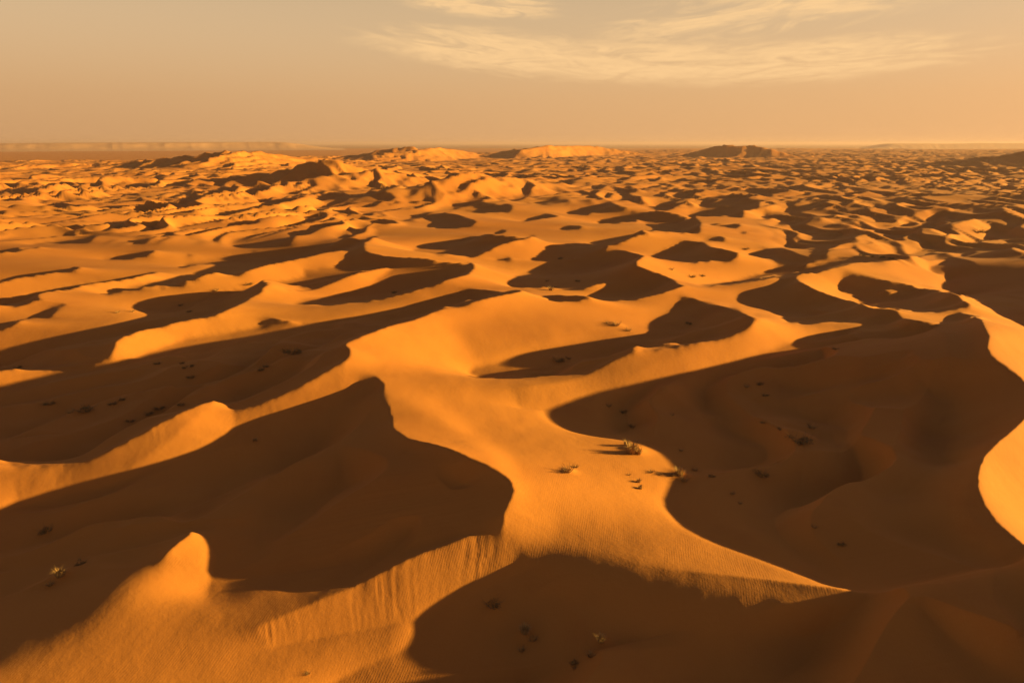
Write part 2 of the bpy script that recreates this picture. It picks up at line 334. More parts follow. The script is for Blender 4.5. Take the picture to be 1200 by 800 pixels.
# fan of survey nodes: position = y' * (u, 1 + KS*u)
NU = 720
U = np.linspace(-0.92, 1.45, NU)
rowY = np.concatenate([np.arange(1000, 860, -5.0), np.arange(860, 420, -1.0), np.arange(420, 214, -0.85)])
YR = np.array([yrow(v) for v in rowY])
def fan(yr): return yr[:, None] * U[None, :], yr[:, None] * (1 + KS * U[None, :])
GX, GY = fan(YR)
NR = len(YR)
dS = (YR * (U[1] - U[0]) * SN)[:, None]
dYr = np.diff(YR)[:, None] * np.sqrt(U ** 2 + (1 + KS * U) ** 2)[None, :]

RIDGES = [([(180,935,0.5),(270,930,6),(330,925,15),(392,920,31),(425,935,18)], 50),
          ([(190,700,0.5),(255,720,2),(300,745,5),(350,780,8),(392,830,14),(430,890,18),(480,960,10)], 58),
          ([(440,640,9),(505,670,17),(545,710,24),(580,760,17),(630,830,9)], 58), ([(470,700,8),(505,705,16),(540,715,23)], 40),
          ([(110,1500,3),(150,1500,9),(210,1500,22),(265,1500,33),(285,1510,25)], 70),
          ([(230,1380,16),(262,1440,26),(305,1560,31),(345,1680,19),(400,1800,7)], 95),
          ([(405,2150,12),(450,2160,34),(485,2180,42)], 70), ([(440,2000,20),(470,2060,26),(500,2150,36),(515,2300,38),(550,2500,22)], 85),
          ([(585,2620,22),(612,2620,33),(632,2620,40)], 60), ([(610,2480,30),(640,2600,44),(662,2750,40),(692,2900,42),(740,3000,16)], 75),
          ([(812,2700,18),(838,2640,42),(850,2620,47),(866,2610,43),(880,2620,47),(893,2600,39),(915,2580,22)], 75),
          ([(1080,1500,2),(1130,1500,12),(1165,1500,23),(1200,1500,34),(1260,1500,48),(1340,1500,55)], 170)]
def big_ridges(x, y):
    out = np.zeros_like(x)
    for pts, w in RIDGES:
        P = []
        for X, d, h in pts:
            dep = d * cp - (h - H) * sp
            P.append(((X - 600) / F * dep, d, h))
        one = np.zeros_like(x)
        for (ax, ay, ah), (bx, by, bh) in zip(P[:-1], P[1:]):
            ex, ey = bx - ax, by - ay
            t = np.clip(((x - ax) * ex + (y - ay) * ey) / (ex * ex + ey * ey), 0, 1)
            d = np.hypot(x - ax - t * ex, y - ay - t * ey) / w
            hh = (ah + t * (bh - ah)) * np.clip(1 - d, 0, 1) ** 1.3
            one = np.maximum(one, hh)
        out = np.maximum(out, one)
    return out

FREE = free_dunes(GX, GY)
BASE = big_ridges(GX, GY)
def dsx(h): return (h[:, 1:] - h[:, :-1]) / dS
def dyx(h): return (h[1:] - h[:-1]) / dYr

def solve(g, gy, wx, wy, lam, hb, h, iters):
    # minimise  wx (Dx h - g)^2 + wy (Dy h - gy)^2 + lam (h - hb)^2   by preconditioned conjugate gradients
    cell = (dS * np.vstack([dYr[:1], dYr])).astype(np.float64); cell /= cell.mean(axis=1, keepdims=True) ** 0.5 * cell.mean() ** 0.5
    ax = cell[:, 1:] * wx / dS ** 2; ay = cell[1:] * wy / dYr ** 2; al = cell * lam
    def A(v):
        r = al * v
        t = ax * (v[:, 1:] - v[:, :-1]); r[:, 1:] += t; r[:, :-1] -= t
        t = ay * (v[1:] - v[:-1]); r[1:] += t; r[:-1] -= t
        return r
    b = al * hb
    t = ax * g * dS; b[:, 1:] += t; b[:, :-1] -= t
    t = ay * gy * dYr; b[1:] += t; b[:-1] -= t
    dia = al.copy(); dia[:, 1:] += ax; dia[:, :-1] += ax; dia[1:] += ay; dia[:-1] += ay
    r = b - A(h); z = r / dia; p = z.copy(); rz = (r * z).sum()
    for i in range(iters):
        Ap = A(p); al_ = rz / (p * Ap).sum(); h = h + al_ * p; r = r - al_ * Ap
        z = r / dia; rn = (r * z).sum(); p = z + (rn / rz) * p; rz = rn
    return h

def bilin(img, X, Y):
    fx = np.clip(X - CX0 - 0.5, 0, img.shape[1] - 1.01); fy = np.clip(Y - CY0 - 0.5, 0, img.shape[0] - 1.01)
    ix, iy = fx.astype(int), fy.astype(int); tx, ty = fx - ix, fy - iy
    return (img[iy, ix] * (1 - tx) + img[iy, ix + 1] * tx) * (1 - ty) + (img[iy + 1, ix] * (1 - tx) + img[iy + 1, ix + 1] * tx) * ty
def lookup(img, X, Y):
    return img[np.clip((Y - CY0).astype(int), 0, img.shape[0] - 1), np.clip((X - CX0).astype(int), 0, img.shape[1] - 1)]
def shadow(h):
    q = h - TE * SN * GX
    m = np.maximum.accumulate(q[:, ::-1], axis=1)[:, ::-1]
    return m - q                                   # > 0: metres below the sun ray

h = BASE + 0.3 * FREE; hp = h.copy()
near = sstep(340, 430, rowY)[:, None]
corr = np.zeros((NR, NU - 1)); steep = np.zeros((NR - 1, NU))
WYR = sstep(900, 300, rowY[1:])[:, None]
gF, gyF = dsx(FREE + BASE), dyx(FREE + BASE)
for it in range(NIT):
    hp = hp + (0.6 if it < 8 else 0.25) * (h - hp)
    X, Y = to_px(GX, GY, hp)
    inside = sstep(-300, -130, X) * sstep(-1500, -1400, -X) * sstep(0.0, 24.0, Y - (225 + 42 * sstep(-560, -380, -X))) * sstep(-1090, -1000, -Y)
    inside *= 1 - 0.65 * sstep(880, 930, X) * sstep(-318, -300, -Y)
    # a node hidden by a nearer crest tells us nothing
    ymin = np.minimum.accumulate(Y, axis=0); vis = (Y <= ymin + 0.7).astype(float)
    Yq = np.where(vis > 0, Y, np.minimum(Y, ymin) - 1.5)      # it continues what shows just above the crest
    dark = bilin(lab_hard, X, Yq) > 0.5; soft = bilin(sm, X, Yq)[:, 1:]; lsoft = np.clip((bilin(lab_soft, X, Yq)[:, 1:] - 0.2) / 0.6, 0, 1)
    ks = lookup(slip, X, Yq).astype(int)
    dk = dark[:, 1:] & dark[:, :-1]
    # dark runs along each row
    st = np.zeros((NR, NU - 1), int); st[:, 0] = 1; st[:, 1:] = dk[:, 1:] != dk[:, :-1]
    rid = np.cumsum(st.ravel()).reshape(st.shape) - 1
    n = np.bincount(rid.ravel()); first = np.zeros(len(n), int); idx = np.nonzero(st.ravel())[0]; first[:] = idx
    t = (np.arange(st.size).reshape(st.shape) - first[rid] + 0.5) / n[rid]
    gd = 1.05 * TE * (-0.35 + 1.35 * 2.9 * t ** 1.9)
    # sunlit slopes carry back the height that the shaded ones lose
    rad = 110
    fd = box(box(dk.astype(float), rad, 1), 12, 0)
    gl = -np.clip(1.05 * TE * fd / np.clip(1 - fd, 0.12, 1), 0.06, 0.34)
    g = np.where(dk, gd, gl)
    g = (1 - soft) * g + soft * (lsoft * 1.25 * TE + (1 - lsoft) * gl)
    gy = np.zeros((NR - 1, NU)); wy = np.full((NR - 1, NU), WY0); wy += 0.5 * (1 - vis[1:])
    bw = bilin(brw, X, Yq)[:, 1:] * ~dk; g = g + bw * (bilin(bri, X, Yq)[:, 1:] - g)
    for k, (p, a, b) in enumerate(SLIP):
        mk = ks == k + 1
        if k == 4: b = b + np.clip((bilin(lab_broad, X, Yq)[:, 1:] - 0.06) / 0.36, 0, 1) ** 0.9 * (1.0 * TE - b)
        g = np.where(mk[:, 1:], b, g); gy = np.where(mk[1:], a, gy); wy = np.where(mk[1:], 0.8, wy)
    # keep what the last rounds learnt; sand never stands steeper than its angle of repose
    if it > 0:
        hy = box(dyx(h), 5, 1); steep = 0.6 * steep + 0.4 * sstep(0.40, 0.60, np.abs(hy))
        sb = box(box(steep, 5, 1), 2, 0) * (ks[1:] == 0)
        wy = wy + sb * (1.0 + WYR); gy = gy + (np.clip(hy, -0.46, 0.46) - gy) * sstep(0.0, 0.25, sb)
        hs = dsx(h); sh = shadow(h)
        mean_s = np.bincount(rid.ravel(), hs.ravel()) / n
        need = np.where(dk, (1.04 * TE - mean_s[rid]), 0.0)
        over = np.where(~dk & (soft < 0.6) & (hs > 0.6 * TE), 0.6 * TE - hs, 0.0)
        over += np.where(~dk & (sh[:, 1:] > 0.05), -0.05, 0.0)
        lw = np.clip(1.5 * soft, 0, 1) * (X[:, 1:] < 270); over = np.where(ks[:, 1:] == 5, 0.0, over) * (1 - lw); need = need * (1 - lw)
        over = box(box(np.where(dk, 0.0, over), 5, 1), 2, 0) * ~dk
        dkf = dk.astype(float); need = box(box(need, 4, 1), 4, 0) / np.maximum(box(box(dkf, 4, 1), 4, 0), 0.05) * dkf
        corr = np.clip(0.9 * corr + 0.8 * need + 0.6 * over, -0.5, 0.5)
        g = g + corr
    w = inside[:, 1:]; wv = inside[1:]
    g = w * g + (1 - w) * gF; gy = wv * gy + (1 - wv) * gyF
    wx = 0.2 + 0.8 * np.maximum(vis[:, 1:], 1 - w); wy = wv * wy + (1 - wv) * 0.7
    gs = 0.25 * np.vstack([g[:1], g[:-1]]) + 0.5 * g + 0.25 * np.vstack([g[1:], g[-1:]])
    g = near * gs + (1 - near) * g
    h = solve(g, gy, wx, wy, 2.0e-5, BASE, h, CGI)
    if VERB and it % 4 == 3:
        sh = shadow(h); msk = (inside > 0.9) & (vis > 0)
        print('iter', it, 'agree %.3f' % ((sh > 0.02) == dark)[msk].mean(), 'h', h[msk].min(), h[msk].max(), 'hid %.2f' % (1 - vis[inside > .9].mean()), round(time.time() - T0, 1))

def smooth121(a):
    a = np.vstack([a[:1], (a[:-2] + 2 * a[1:-1] + a[2:]) / 4, a[-1:]])
    return np.hstack([a[:, :1], (a[:, :-2] + 2 * a[:, 1:-1] + a[:, 2:]) / 4, a[:, -1:]])
for k in range(2):
    hh = h.copy(); hh[1:-1] = (h[:-2] + 2 * h[1:-1] + h[2:]) / 4; h = near * hh + (1 - near) * h
hh = h.copy(); hh[:, 1:-1] = (h[:, :-2] + 2 * h[:, 1:-1] + h[:, 2:]) / 4; wl = 0.8 - 0.35 * near; h = wl * hh + (1 - wl) * h

# rounded brinks are wind-smoothed over several metres
PX, PY = to_px(GX, GY, h)
rb = np.zeros_like(h)
for sx_, sy_, sr in SOFT:
    if sr >= 14 and sy_ > 600: rb = np.maximum(rb, np.clip(1.7 - np.hypot(PX - sx_, PY - sy_) / (sr * 1.15), 0, 1))
rb = box(box(rb, 4, 0), 3, 1); hb_ = h
for k in range(3): hb_ = box(box(hb_, 6, 0), 5, 1)
h = h + rb * (hb_ - h)

# ---------------------------------------------------------------- finer relief
PX, PY = to_px(GX, GY, h)
win = sstep(330, 400, PY)
deep = np.clip(shadow(h) / 3.0, 0, 1)                       # shaded hollows keep folds of older dunes
def fold(pts, w_up, w_dn, amp):
    # a low crest along a polyline of photograph pixels, gentle above and steep below
    P = [ground(a, b, 0.0) for a, b in pts]
    Q = [to_px(a, b, 0.0) for a, b in P]
    best = np.full(h.shape, 1e9); sgn = np.zeros(h.shape); tt = np.zeros(h.shape)
    for k, ((ax, ay), (bx, by)) in enumerate(zip(pts[:-1], pts[1:])):
        ex, ey = bx - ax, by - ay; l2 = ex * ex + ey * ey
        t = np.clip(((PX - ax) * ex + (PY - ay) * ey) / l2, 0, 1)
        dx, dy = PX - ax - t * ex, PY - ay - t * ey
        d = np.hypot(dx, dy); m = d < best
        best = np.where(m, d, best); sgn = np.where(m, ex * dy - ey * dx, sgn); tt = np.where(m, (k + t) / (len(pts) - 1), tt)
    w = np.where(sgn > 0, w_dn, w_up)
    return amp * np.clip(1 - best / w, 0, 1) ** 1.5 * np.sin(np.pi * np.clip(tt, 0.04, 0.96)) ** 0.5
rel = np.zeros_like(h)
for f in (([(925,400),(960,412),(1010,419),(1060,414),(1110,402),(1160,392)], 24, 50, 1.6),
          ([(905,470),(960,466),(1010,450),(1060,436),(1120,420)], 40, 26, 1.0),
          ([(930,545),(985,540),(1040,515),(1075,480),(1090,450)], 64, 34, 1.0),
          ([(1035,690),(1090,702),(1130,728),(1180,752),(1230,765)], 60, 34, 0.9),
          ([(960,690),(1050,672),(1130,676),(1220,660)], 50, 50, 0.45),
          ([(0,540),(70,520),(130,500),(200,470),(260,440),(330,425),(400,410)], 70, 12, 0.9),
          ([(0,465),(90,452),(180,446),(280,436)], 40, 30, 0.8),
          ([(10,700),(90,676),(160,640),(230,600),(300,570)], 60, 40, 0.8),
          ([(300,640),(380,630),(470,610),(560,590)], 50, 60, 1.0),
          ([(440,470),(455,530),(490,570),(540,600),(585,610)], 34, 60, 1.2),
          ([(20,425),(90,418),(140,424)], 20, 12, 0.5)):
    rel += fold(*f)
x2, y2 = GX, GY
rel += 1.3 * (ridge_set(x2, y2, 21.0, 1.0, R(140), 203, 1.0) - 0.3) + 0.5 * fnoise(x2 / 16, y2 / 16, 61, 3)
SHD = np.maximum(shadow(h), 0)
h = h + np.clip(np.minimum(2.8 * rel, 0.75 * SHD), -1.8, 5.5) * deep * win
# slight unevenness of the sunlit sand
h = h + (1 - deep) * win * (0.16 * fnoise(GX / 14, GY / 20, 131, 3) + 0.025 * fnoise(GX / 2.4, GY / 3.5, 177, 2))
# avalanche chutes down the slip faces
sl = bilin(blur((slip == 1) * 1.0, 3), PX, PY) * 1.0 + bilin(blur((slip == 2) * 1.0, 2), PX, PY) * 0.75 + bilin(blur((slip == 3) * 1.0, 2), PX, PY) * 0.5 + bilin(blur((slip == 4) * 1.0, 2), PX, PY) * 0.35
ang_ = GX / GY * 75.0 + 0.55 * fnoise(GX / 6, GY / 5, 19, 2)
chute = (1 - np.abs(fnoise(ang_ / 0.8, GY / 12, 7, 2))) ** 4 * sstep(0.25, 0.8, vnoise(ang_ / 2.6, GY / 7, 5)) + 0.5 * (1 - np.abs(fnoise(ang_ / 0.42, GY / 9, 27, 1))) ** 3 * vnoise(ang_ / 5.0, GY / 6, 15)
h = h - 0.075 * sl * (chute - 0.25)
# little hummocks that the larger bushes have trapped: (x, y, radius m, height m)
HUMMOCKS = [(741,527,2.0,0.7),(799,557,1.8,0.6),(937,512,3.0,1.1),(893,553,2.2,0.5),(100,477,3.0,0.9),(343,411,4.5,1.2),(578,705,2.0,0.35),(665,551,1.0,0.4),(655,421,2.4,0.7),(616,742,1.3,0.3),(703,751,0.9,0.35),(72,672,1.3,0.4),(186,479,2.0,0.5),(1040,301,5,0.9),(1147,271,5,1.0),(722,381,2.2,0.5)]
PX, PY = to_px(GX, GY, h)
YM = np.minimum.accumulate(PY, axis=0)
def node_at(X, Y):
    d = (PX - X) ** 2 + (PY - Y) ** 2 + 1e4 * (PY > YM + 0.8)
    return np.unravel_index(np.argmin(d), d.shape)
for X, Y, r, a in HUMMOCKS:
    i, j = node_at(X, Y)
    h = h + a * np.exp(-((GX - GX[i, j]) ** 2 + (GY - GY[i, j]) ** 2) / r ** 2)

# ---------------------------------------------------------------- terrain meshes
def grid_object(name, X, Y, Z, mat):
    nr, nc = X.shape
    co = np.stack([X, Y, Z], -1).reshape(-1, 3).astype(np.float32)
    i = np.arange((nr - 1) * nc).reshape(nr - 1, nc)[:, :-1].ravel()
    a, b, c, d = i, i + 1, i + nc + 1, i + nc
    z = Z.ravel(); ac = z[a] + z[c] >= z[b] + z[d]            # split every cell along its ridge
    q = np.empty((len(i), 2, 3), np.int32)
    q[:, 0, 0] = a; q[:, 0, 1] = b; q[:, 0, 2] = np.where(ac, c, d)
    q[:, 1, 0] = np.where(ac, a, b); q[:, 1, 1] = c; q[:, 1, 2] = d
    q = q.reshape(-1, 3)
    me = bpy.data.meshes.new(name)
    me.vertices.add(len(co)); me.vertices.foreach_set('co', co.ravel())
    me.loops.add(q.size); me.loops.foreach_set('vertex_index', q.ravel())
    me.polygons.add(len(q)); me.polygons.foreach_set('loop_start', np.arange(0, q.size, 3, dtype=np.int32))
    me.polygons.foreach_set('use_smooth', np.ones(len(q), bool))
    me.update(calc_edges=True); me.materials.append(mat)
    ob = bpy.data.objects.new(name, me); COL.objects.link(ob); ob['kind'] = 'structure'
    return ob
def material(name, rough=0.9):
    m = bpy.data.materials.new(name); m.use_nodes = True; t = NT(m.node_tree)
    b = t.n['Principled BSDF']; b.inputs['Roughness'].default_value = rough; b.inputs['Specular IOR Level'].default_value = 0.1
    return m, t, b

def geo(t): return t.add('ShaderNodeNewGeometry').outputs['Position']
sand, t, b = material('sand')
pos = geo(t)
broad = t.noise(pos, 0.012, 3.0, 0.5); patch = t.noise(pos, 0.09, 4.0, 0.55); grain = t.noise(pos, 5.0, 3.0, 0.6)
colr = t.mix(t.smooth(broad, 0.35, 0.65), (0.400, 0.150, 0.030, 1), (0.440, 0.178, 0.036, 1))
colr = t.mix(t.math('MULTIPLY', t.smooth(patch, 0.50, 0.72), 0.30), colr, (0.330, 0.118, 0.027, 1))
colr = t.mix(t.math('MULTIPLY', t.smooth(grain, 0.30, 0.75), 0.10), colr, (0.52, 0.24, 0.06, 1))
t.put(b.inputs['Base Color'], colr)
# wind ripples and grain, for the ground within a few hundred metres
dist = t.vmath('LENGTH', pos)
nearf = t.smooth(dist, 60, 260, 1.0, 0.0)
wv = t.add('ShaderNodeTexWave', wave_type='BANDS', bands_direction='X', wave_profile='SIN')
mp = t.add('ShaderNodeMapping'); t.put(mp.inputs['Vector'], pos); mp.inputs['Rotation'].default_value = (0, 0, R(24)); mp.inputs['Scale'].default_value = (1.15, 0.5, 1.15)
t.put(wv.inputs['Vector'], mp.outputs[0]); wv.inputs['Scale'].default_value = 1.0; wv.inputs['Distortion'].default_value = 5.0
wv.inputs['Detail'].default_value = 2.0; wv.inputs['Detail Scale'].default_value = 0.6
rip = t.math('MULTIPLY', t.math('MULTIPLY', wv.outputs['Fac'], t.smooth(patch, 0.38, 0.62)), nearf)
rough = t.noise(pos, 1.3, 5.0, 0.62)
hgt = t.math('ADD', t.math('MULTIPLY', rip, 0.006), t.math('ADD', t.math('MULTIPLY', rough, 0.045), t.math('MULTIPLY', t.math('MULTIPLY', grain, nearf), 0.012)))
bmp = t.add('ShaderNodeBump'); bmp.inputs['Strength'].default_value = 0.9; bmp.inputs['Distance'].default_value = 1.0
t.put(bmp.inputs['Height'], hgt); t.put(b.inputs['Normal'], bmp.outputs[0])

# far field: rows on to the edge of the erg
YF = np.concatenate([[YR[-1]], np.exp(np.linspace(math.log(YR[-1] + 6), math.log(9000), 500))])
FX, FY = fan(YF)
ff = free_dunes(FX, FY); fb = big_ridges(FX, FY)
edge = sstep(0, 1, (np.interp(FX / FY, [-0.9, -0.45, -0.2, 0.0, 0.3, 0.9], [2100, 2300, 2900, 4500, 6500, 6000]) - FY) / 700 + 0.5)
hill = 1 + 0.6 * sstep(1500, 5000, FY) * (0.5 + fnoise(FX / 600, FY / 600, 91, 2))
fh = (ff + 3.6) * hill * edge * (1 - 0.15 * np.clip(fb / 25, 0, 1)) + fb - 3.6
off = (h[-1] - fh[0])[None, :] * np.exp(-(FY - YF[0]) / 120.0)
fh = fh + off * (FY > YF[0] + 1e-6); fh[0] = h[-1]
fh -= 8.0 * (1 - edge)
AX = np.vstack([GX, FX[1:]]); AY = np.vstack([GY, FY[1:]]); AZ = np.vstack([h, fh[1:]])
grid_object('sand_dunes', AX, AY, AZ, sand)

# stony plain beyond the erg, the table mountain and the last hills
plain, t, b = material('stony_plain')
n1 = t.noise(geo(t), 0.0016, 5.0, 0.6)
t.put(b.inputs['Base Color'], t.mix(t.smooth(n1, 0.3, 0.7), (0.25, 0.13, 0.060, 1), (0.33, 0.18, 0.085, 1)))
pu = np.linspace(-1.2, 1.7, 60); py = np.exp(np.linspace(math.log(1700), math.log(90000), 60))
grid_object('desert_plain', py[:, None] * pu[None, :], py[:, None] * (1 + 0 * pu)[None, :], np.full((60, 60), -12.2) - 0.0 * py[:, None], plain)

rock, t, b = material('rock')
n1 = t.noise(geo(t), 0.02, 5.0, 0.6)
t.put(b.inputs['Base Color'], t.mix(n1, (0.40, 0.22, 0.13, 1), (0.50, 0.30, 0.19, 1)))
def scarp(name, X0, X1, d, prof, gully, seed, amp, skew):
    # a long scarp facing the camera: prof = (metres back from its foot, height)
    az_ = np.linspace((X0 - 600) / F / cp, (X1 - 600) / F / cp, 700)
    dd = d * np.interp(np.linspace(0, 1, 700), [0, 1], [1 - skew, 1 + skew]); xs = az_ * dd
    end = sstep(0, 0.22, (xs[-1] - xs) / (xs[-1] - xs[0])) * (1.0 if X0 < -50 else 1) * (sstep(0, 0.06, (xs - xs[0]) / (xs[-1] - xs[0])) if X0 > 0 else 1)
    g = np.abs(fnoise(xs / 150.0, xs * 0 + seed, seed, 3)) * (0.3 + 1.4 * vnoise(xs / 700.0, xs * 0, seed + 11)); g2 = fnoise(xs / 1500.0, xs * 0, seed + 7, 2)
    Xs, Ys, Zs = [], [], []
    for back, z in prof:
        f = np.clip(z / prof[-2][1], 0, 1)
        Xs.append(xs * (1 + back / d)); Ys.append(dd + back + gully * (g - 0.3) * (f > 0.02) * (1 if back < 900 else 0) + 350 * g2 * (f > 0.02))
        Zs.append(-12.0 + (z * (1 + amp * fnoise(xs / 900.0, xs * 0 + back, seed + 3, 2)) + (0.12 * z * fnoise(xs / 160.0, xs * 0 + back, seed + 5, 2) if 8 < z < 60 else 0)) * end * dd / d)
    return grid_object(name, np.array(Xs), np.array(Ys), np.array(Zs), rock)
scarp('mesa', -160, 428, 5700.0, [(-120, -3), (0, 2), (150, 12), (260, 24), (330, 44), (380, 54), (420, 61), (700, 65), (2500, 64), (3000, -3)], 60.0, 3, 0.06, 0.20)
scarp('far_hills', 985, 1420, 9000.0, [(-800, -3), (0, 4), (500, 30), (1000, 48), (1400, 62), (2600, 60), (3600, -3)], 120.0, 19, 0.30, 0.12)

# the dusty air
bm = bmesh.new(); bmesh.ops.create_cube(bm, size=1.0)
me = bpy.data.meshes.new('haze'); bm.to_mesh(me); bm.free()
hz = bpy.data.objects.new('haze', me); COL.objects.link(hz); hz['kind'] = 'stuff'
hz.scale = (190000, 96000, 112); hz.location = (0, 47000, 112 / 2 - 16.0)
hm = bpy.data.materials.new('haze'); hm.use_nodes = True; t = NT(hm.node_tree); t.n.clear()
o_ = t.add('ShaderNodeOutputMaterial'); v_ = t.add('ShaderNodeVolumePrincipled'); t.l.new(v_.outputs[0], o_.inputs['Volume'])
v_.inputs['Color'].default_value = (0.50, 0.375, 0.43, 1); v_.inputs['Density'].default_value = HAZE; v_.inputs['Anisotropy'].default_value = 0.2
me.materials.append(hm)

# ---------------------------------------------------------------- desert plants
def plant_material(name, c1, c2, trans):
    m, t, b = material(name, 0.8)
    oi = t.add('ShaderNodeObjectInfo').outputs['Random']
    t.put(b.inputs['Base Color'], t.mix(t.math('ADD', t.math('MULTIPLY', oi, 0.4), t.math('MULTIPLY', t.noise(geo(t), 6.0, 2.0), 0.6)), c1, c2))
    b.inputs['Transmission Weight'].default_value = 0.0; b.inputs['Subsurface Weight'].default_value = 0.0
    return m
M_STRAW = plant_material('dry_straw', (0.34, 0.19, 0.065, 1), (0.50, 0.31, 0.12, 1), 0)
M_OLIVE = plant_material('dull_foliage', (0.10, 0.066, 0.025, 1), (0.19, 0.12, 0.045, 1), 0)
M_TWIG = plant_material('dead_twig', (0.13, 0.08, 0.04, 1), (0.20, 0.125, 0.06, 1), 0)

def strip(vs, fs, p0, p1, p2, w):
    # a bent blade: three stations, narrowing to the tip
    d = (p2 - p0); side = Vector((d.y, -d.x, 0.0))
    if side.length < 1e-4: side = Vector((1, 0, 0))
    side.normalize(); k = len(vs)
    vs += [p0 - side * w, p0 + side * w, p1 - side * w * 0.8, p1 + side * w * 0.8, p2]
    fs += [(k, k + 1, k + 3, k + 2), (k + 2, k + 3, k + 4)]
def mesh_of(name, vs, fs, mat):
    me = bpy.data.meshes.new(name); me.from_pydata([tuple(v) for v in vs], [], fs); me.materials.append(mat); return me
def blades(rnd, n, r, hmin, hmax, spread, w):
    vs, fs = [], []
    for i in range(n):
        a = rnd.uniform(0, 2 * math.pi); q = r * rnd.random() ** 0.6
        p0 = Vector((q * math.cos(a), q * math.sin(a), -0.03)); b = a + rnd.uniform(-0.7, 0.7); L = rnd.uniform(hmin, hmax); o = rnd.uniform(0.2, 1.0) * spread
        out = Vector((math.cos(b), math.sin(b), 0))
        strip(vs, fs, p0, p0 + out * L * o * 0.4 + Vector((0, 0, L * 0.6)), p0 + out * L * o + Vector((0, 0, L * rnd.uniform(0.65, 1.0) * (1 - 0.3 * o))), w * rnd.uniform(0.7, 1.3))
    return vs, fs
def leaves(rnd, n, rx, ry, hh, s):
    vs, fs = [], []
    lobes = [(rnd.uniform(-0.6, 0.6) * rx, rnd.uniform(-0.6, 0.6) * ry, rnd.uniform(0.35, 0.6), rnd.uniform(0.5, 1.0)) for k in range(6)]
    for i in range(n):
        lx, ly, lr, lh = rnd.choice(lobes)
        u = Vector((rnd.gauss(0, 1), rnd.gauss(0, 1), abs(rnd.gauss(0, 1)))).normalized() * rnd.random() ** 0.4
        c = Vector((lx + u.x * lr * rx, ly + u.y * lr * ry, 0.02 + u.z * hh * lh))
        a = Vector((rnd.gauss(0, 1), rnd.gauss(0, 1), rnd.gauss(0, 1))).normalized() * s * rnd.uniform(0.6, 1.4)
        b = Vector((rnd.gauss(0, 1), rnd.gauss(0, 1), rnd.gauss(0, 1))).normalized() * s * 0.5
        k = len(vs); vs += [c - a, c + b, c + a, c - b]; fs.append((k, k + 1, k + 2, k + 3))
    return vs, fs
def twigs(rnd, n, r, hh, w):
    vs, fs = [], []
    for i in range(n):
        a = rnd.uniform(0, 2 * math.pi); p = Vector((0.3 * r * math.cos(a), 0.3 * r * math.sin(a), -0.03)); d = Vector((math.cos(a), math.sin(a), rnd.uniform(0.4, 1.6))).normalized()
        for k in range(3):
            q = p + d * rnd.uniform(0.25, 0.5) * r + Vector((0, 0, 0.04 * hh)); ww = w * (1 - 0.28 * k)
            side = d.cross(Vector((0, 0, 1))); side = side.normalized() if side.length > 1e-4 else Vector((1, 0, 0)); upv = side.cross(d).normalized()
            b0 = len(vs)
            for c_, f_ in ((p, ww), (q, ww * 0.7)): vs += [c_ + side * f_, c_ - side * f_ * 0.5 + upv * f_ * 0.87, c_ - side * f_ * 0.5 - upv * f_ * 0.87]
            for e in range(3): fs.append((b0 + e, b0 + (e + 1) % 3, b0 + 3 + (e + 1) % 3, b0 + 3 + e))
            p = q; d = (d + Vector((rnd.uniform(-0.6, 0.6), rnd.uniform(-0.6, 0.6), rnd.uniform(-0.3, 0.5)))).normalized()
    return vs, fs
PROTO = {}
for v in range(3):                                   # each plant is about one metre across before scaling
    rnd = random.Random(40 + v)
    PROTO['grass', v] = [('blades', mesh_of('blades', *blades(rnd, 170, 0.20, 0.25, 0.62, 0.75, 0.010), M_STRAW)),
                         ('dead_stalk', mesh_of('dead_stalk', *blades(rnd, 26, 0.22, 0.45, 0.80, 0.55, 0.008), M_TWIG))]
    PROTO['shrub', v] = [('foliage', mesh_of('foliage', *leaves(rnd, 330, 0.52, 0.42, 0.42, 0.045), M_OLIVE)),
                         ('twig', mesh_of('twig', *twigs(rnd, 16, 0.55, 0.5, 0.012), M_TWIG))]
    PROTO['twiggy', v] = [('twig', mesh_of('twig', *twigs(rnd, 30, 0.55, 0.6, 0.013), M_TWIG)),
                          ('blades', mesh_of('blades', *blades(rnd, 60, 0.30, 0.15, 0.45, 0.9, 0.010), M_STRAW))]
NAMES = {'grass': ('grass_tussock', 'grass tuft'), 'shrub': ('desert_shrub', 'shrub'), 'twiggy': ('dry_bush', 'bush')}

